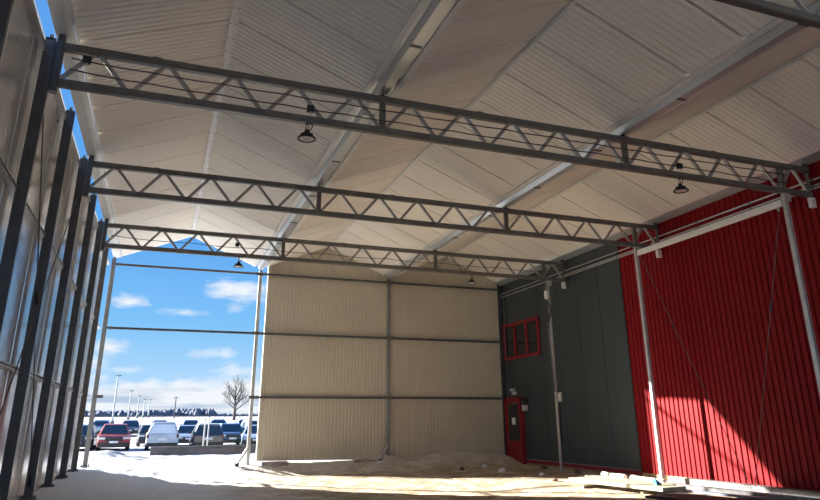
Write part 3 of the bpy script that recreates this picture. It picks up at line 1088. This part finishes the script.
    MB().box((-.26, L2+.03, .62), (.26, L2+.065, .76)).build('number_plate', M_PVC, t)
    if snow:
        mb = MB()
        ya, yb = cab[2][0]-.1, cab[-3][0]+.1
        mb.box((-wf(h)*hw+.05, ya, h-.03), (wf(h)*hw-.05, yb, h+.04))
        mb.build('roof_snow', M_CLEARSNOW, t)
    return t


P_RED = mat('red car paint', (0.42, 0.045, 0.045), 0.35, coat=.5, var=.15, vscale=2, col2=(.35, .10, .09))
P_WHITE = mat('white car paint', (0.62, 0.66, 0.72), 0.45, var=.2, vscale=2)
P_DARK = mat('dark car paint', (0.035, 0.045, 0.065), 0.35, coat=.5)
P_BLUE = mat('blue grey car paint', (0.10, 0.19, 0.32), 0.35, coat=.4)
P_SILVER = mat('silver car paint', (0.42, 0.50, 0.60), 0.35, metal=.4)
PI = math.pi


def car_at(x, y, *a, **k):
    return make_car((x, y, ground_z(x, y)-.02), *a, **k)


car_at(.15, 50.4, .05, 'dusty red sport utility car facing the opening, leftmost in the open bay', P_RED, w=1.95)
car_at(2.35, 57.0, .05, 'dark car half hidden between the red and the white cars', P_DARK, h=1.55)
car_at(3.15, 50.0, PI, 'white sport utility car seen from behind, rear window caked with snow', P_WHITE, w=2.0, h=1.72, snow=2)
car_at(5.0, 56.2, .03, 'silver blue car behind the long barrier, right of the snow caked one', P_SILVER, h=1.5, kind='sedan')
car_at(6.0, 50.0, PI, 'dark car seen from behind, at the middle of the barrier', P_DARK, w=1.98, h=1.60, snow=1)
car_at(8.05, 55.2, .02, 'blue grey car facing the opening, right of the dark one', P_BLUE, w=1.95, h=1.62)
car_at(10.1, 57.3, .10, 'white pickup truck parked just left of the gable post', P_WHITE, w=2.0, l=5.6, h=1.85, kind='pickup')
car_at(9.35, 50.0, -.1, 'pale car partly hidden behind the gable post', P_SILVER, h=1.5, kind='sedan')
car_at(-2.0, 51.8, .0, 'dark car peeking from behind the corner column', P_DARK, h=1.6)
far_cols = [P_WHITE, P_SILVER, P_DARK, P_WHITE, P_SILVER, P_BLUE, P_WHITE, P_DARK, P_WHITE, P_SILVER, P_WHITE]
for k, pm in enumerate(far_cols):
    x = -5.5 + 2.9*k + random.uniform(-.2, .2)
    car_at(x, 78+random.uniform(-1, 1), PI*(k % 2), 'small snowy car in the distant parking row, %s from the left' %
           ('first', 'second', 'third', 'fourth', 'fifth', 'sixth', 'seventh', 'eighth', 'ninth', 'tenth', 'eleventh')[k], pm, h=1.5, kind='sedan', snow=1)

# long barrier lying across the view
t = thing('ground_barrier', 'long low dark barrier beam lying on the snow before the cars', 'barrier', (2.52, 38.0, ground_z(5, 38)-.02))
mb = MB()
mb.hbeam((0, 0, .22), (9.8, .6, .22), .30, .40, t=.05)
mb.build('beam', M_RUSTBEAM, t)
mb = MB()
for k in range(5):
    mb.box((.3+k*2.2, -.1+k*.13, -.02), (.6+k*2.2, .3+k*.13, .05))
mb.build('bearers', M_WOOD, t)
mb = MB()
mb.box((.1, -.12, .42), (9.7, .12, .445))
mb.build('top_rail', M_GALV, t)

# slim marker poles near the barrier
for (x, y, h_, lab) in ((5.15, 39.2, 1.75, 'slim pale marker pole standing behind the barrier, left one'), (5.55, 42.0, 1.9, 'slim pale marker pole standing behind the barrier, right one')):
    t = thing('marker_pole', lab, 'pole', (x, y, ground_z(x, y)), 'marker poles by the barrier')
    MB().tube((0, 0, 0), (0, 0, h_), .035, 8).build('pole', M_LIGHTSTEEL, t)
    MB().lathe((0, 0, h_), [(.04, 0), (.045, .02), (0, .04)], 8).build('cap', M_BLACK, t)

# light poles
poles = [(-4.3, 128, 8.0, 'tallest lamp pole in the parking lot, behind the red car'), (-3.2, 165, 6.2, 'second lamp pole from the left in the parking lot'),
         (-1.9, 185, 5.4, 'third lamp pole from the left in the parking lot'), (-.6, 190, 4.6, 'fourth lamp pole from the left in the parking lot'),
         (.6, 196, 4.6, 'fifth lamp pole from the left in the parking lot')]
for (x, y, h_, lab) in poles:
    t = thing('light_pole', lab, 'light pole', (x, y, ground_z(x, y)-.1), 'parking lot light poles')
    MB().cone((0, 0, 0), (0, 0, h_), .16, .10, 8).build('pole', M_LIGHTSTEEL, t)
    MB().beam((-.3, 0, h_), (.5, 0, h_+.05), .30, .14).build('lamp_head', M_GALV, t)
    MB().lathe((0, 0, 0), [(.35, 0), (.35, .6), (0, .65)], 10).build('concrete_base', M_CONC, t)
t = thing('utility_pole', 'thin wooden utility pole beyond the parked cars', 'utility pole', (6.5, 170, ground_z(6.5, 170)-.2))
MB().cone((0, 0, 0), (0, 0, 5.2), .14, .10, 8).build('pole', M_BARK, t)
MB().beam((-.6, 0, 4.9), (.6, 0, 4.9), .12, .12).build('crossarm', M_BARK, t)

# road guard rail and field line far away
t = thing('guard_rail', 'thin dark guard rail along the far edge of the parking lot', 'guard rail', (-60, 190, 1.9))
MB().beam((0, 0, .9), (150, 6, .9), .15, .30).build('rail', M_RUSTBEAM, t)
mb = MB()
for k in range(38):
    mb.beam((k*4, k*.16, 0), (k*4, k*.16, .9), .15, .15)
mb.build('rail_posts', M_RUSTBEAM, t)


# bare tree
def bare_tree(loc, label, hgt=9.5):
    t = thing('bare_tree', label, 'tree', loc)
    rng = random.Random(11)
    br = MB()
    tr_ = MB()
    MBt = tr_.cone((0, 0, 0), (0.1, 0, hgt*.20), .36, .28, 10).cone((0.1, 0, hgt*.20), (0.0, 0, hgt*.45), .28, .17, 10)
    MBt.build('trunk', M_BARK, t)

    def grow(p, d, ln, r, lv):
        q = p + d*ln
        br.cone(p, q, r, r*.62, 5 if lv < 3 else 3)
        if lv >= 6:
            return
        k_ = 3 if lv < 4 else 2
        for i in range(k_):
            ax = V((rng.uniform(-1, 1), rng.uniform(-1, 1), rng.uniform(-.1, .5))).normalized()
            nd = (d + ax*rng.uniform(.45, .75) + V((0, 0, .10))).normalized()
            grow(p.lerp(q, rng.uniform(.55, 1.0)), nd, ln*rng.uniform(.62, .82), max(r*.55, .020), lv+1)
    for i in range(11):
        a = i*2.4
        z = hgt*(.20 + .26*i/11)
        tilt = 1.05 - .6*i/11
        grow(V((0.08, 0, z)), V((math.cos(a)*tilt, math.sin(a)*tilt, .75)).normalized(), hgt*.17, .13, 2)
    grow(V((0, 0, hgt*.45)), V((0, 0, 1)), hgt*.20, .16, 2)
    br.build('branches', M_BARK, t)


bare_tree((18.0, 150, ground_z(18, 150)-.1), 'lone bare tree on the snowfield left of the gable post', 10.3)

# distant woods
rng = random.Random(3)
mb = MB()
for k in range(2600):
    x = rng.uniform(-260, 330)
    y = 560 + rng.uniform(-25, 25)
    dens = 1.0 + .5*mnoise.noise(V((x*.012, 0, 3)))
    h_ = rng.uniform(4.0, 6.0)*dens
    if x > 45:
        h_ *= .42
    w_ = rng.uniform(1.6, 3.2)
    mb.lathe((x, y, 4.0), [(w_*.8, 0), (w_, h_*.35), (w_*.85, h_*.6), (w_*.45, h_*.85), (.1, h_)], 6)
mb.build('distant_woods', M_WOODS)
tag(bpy.data.objects['distant_woods'], 'dark band of bare woods along the horizon', 'woods', kind='stuff')
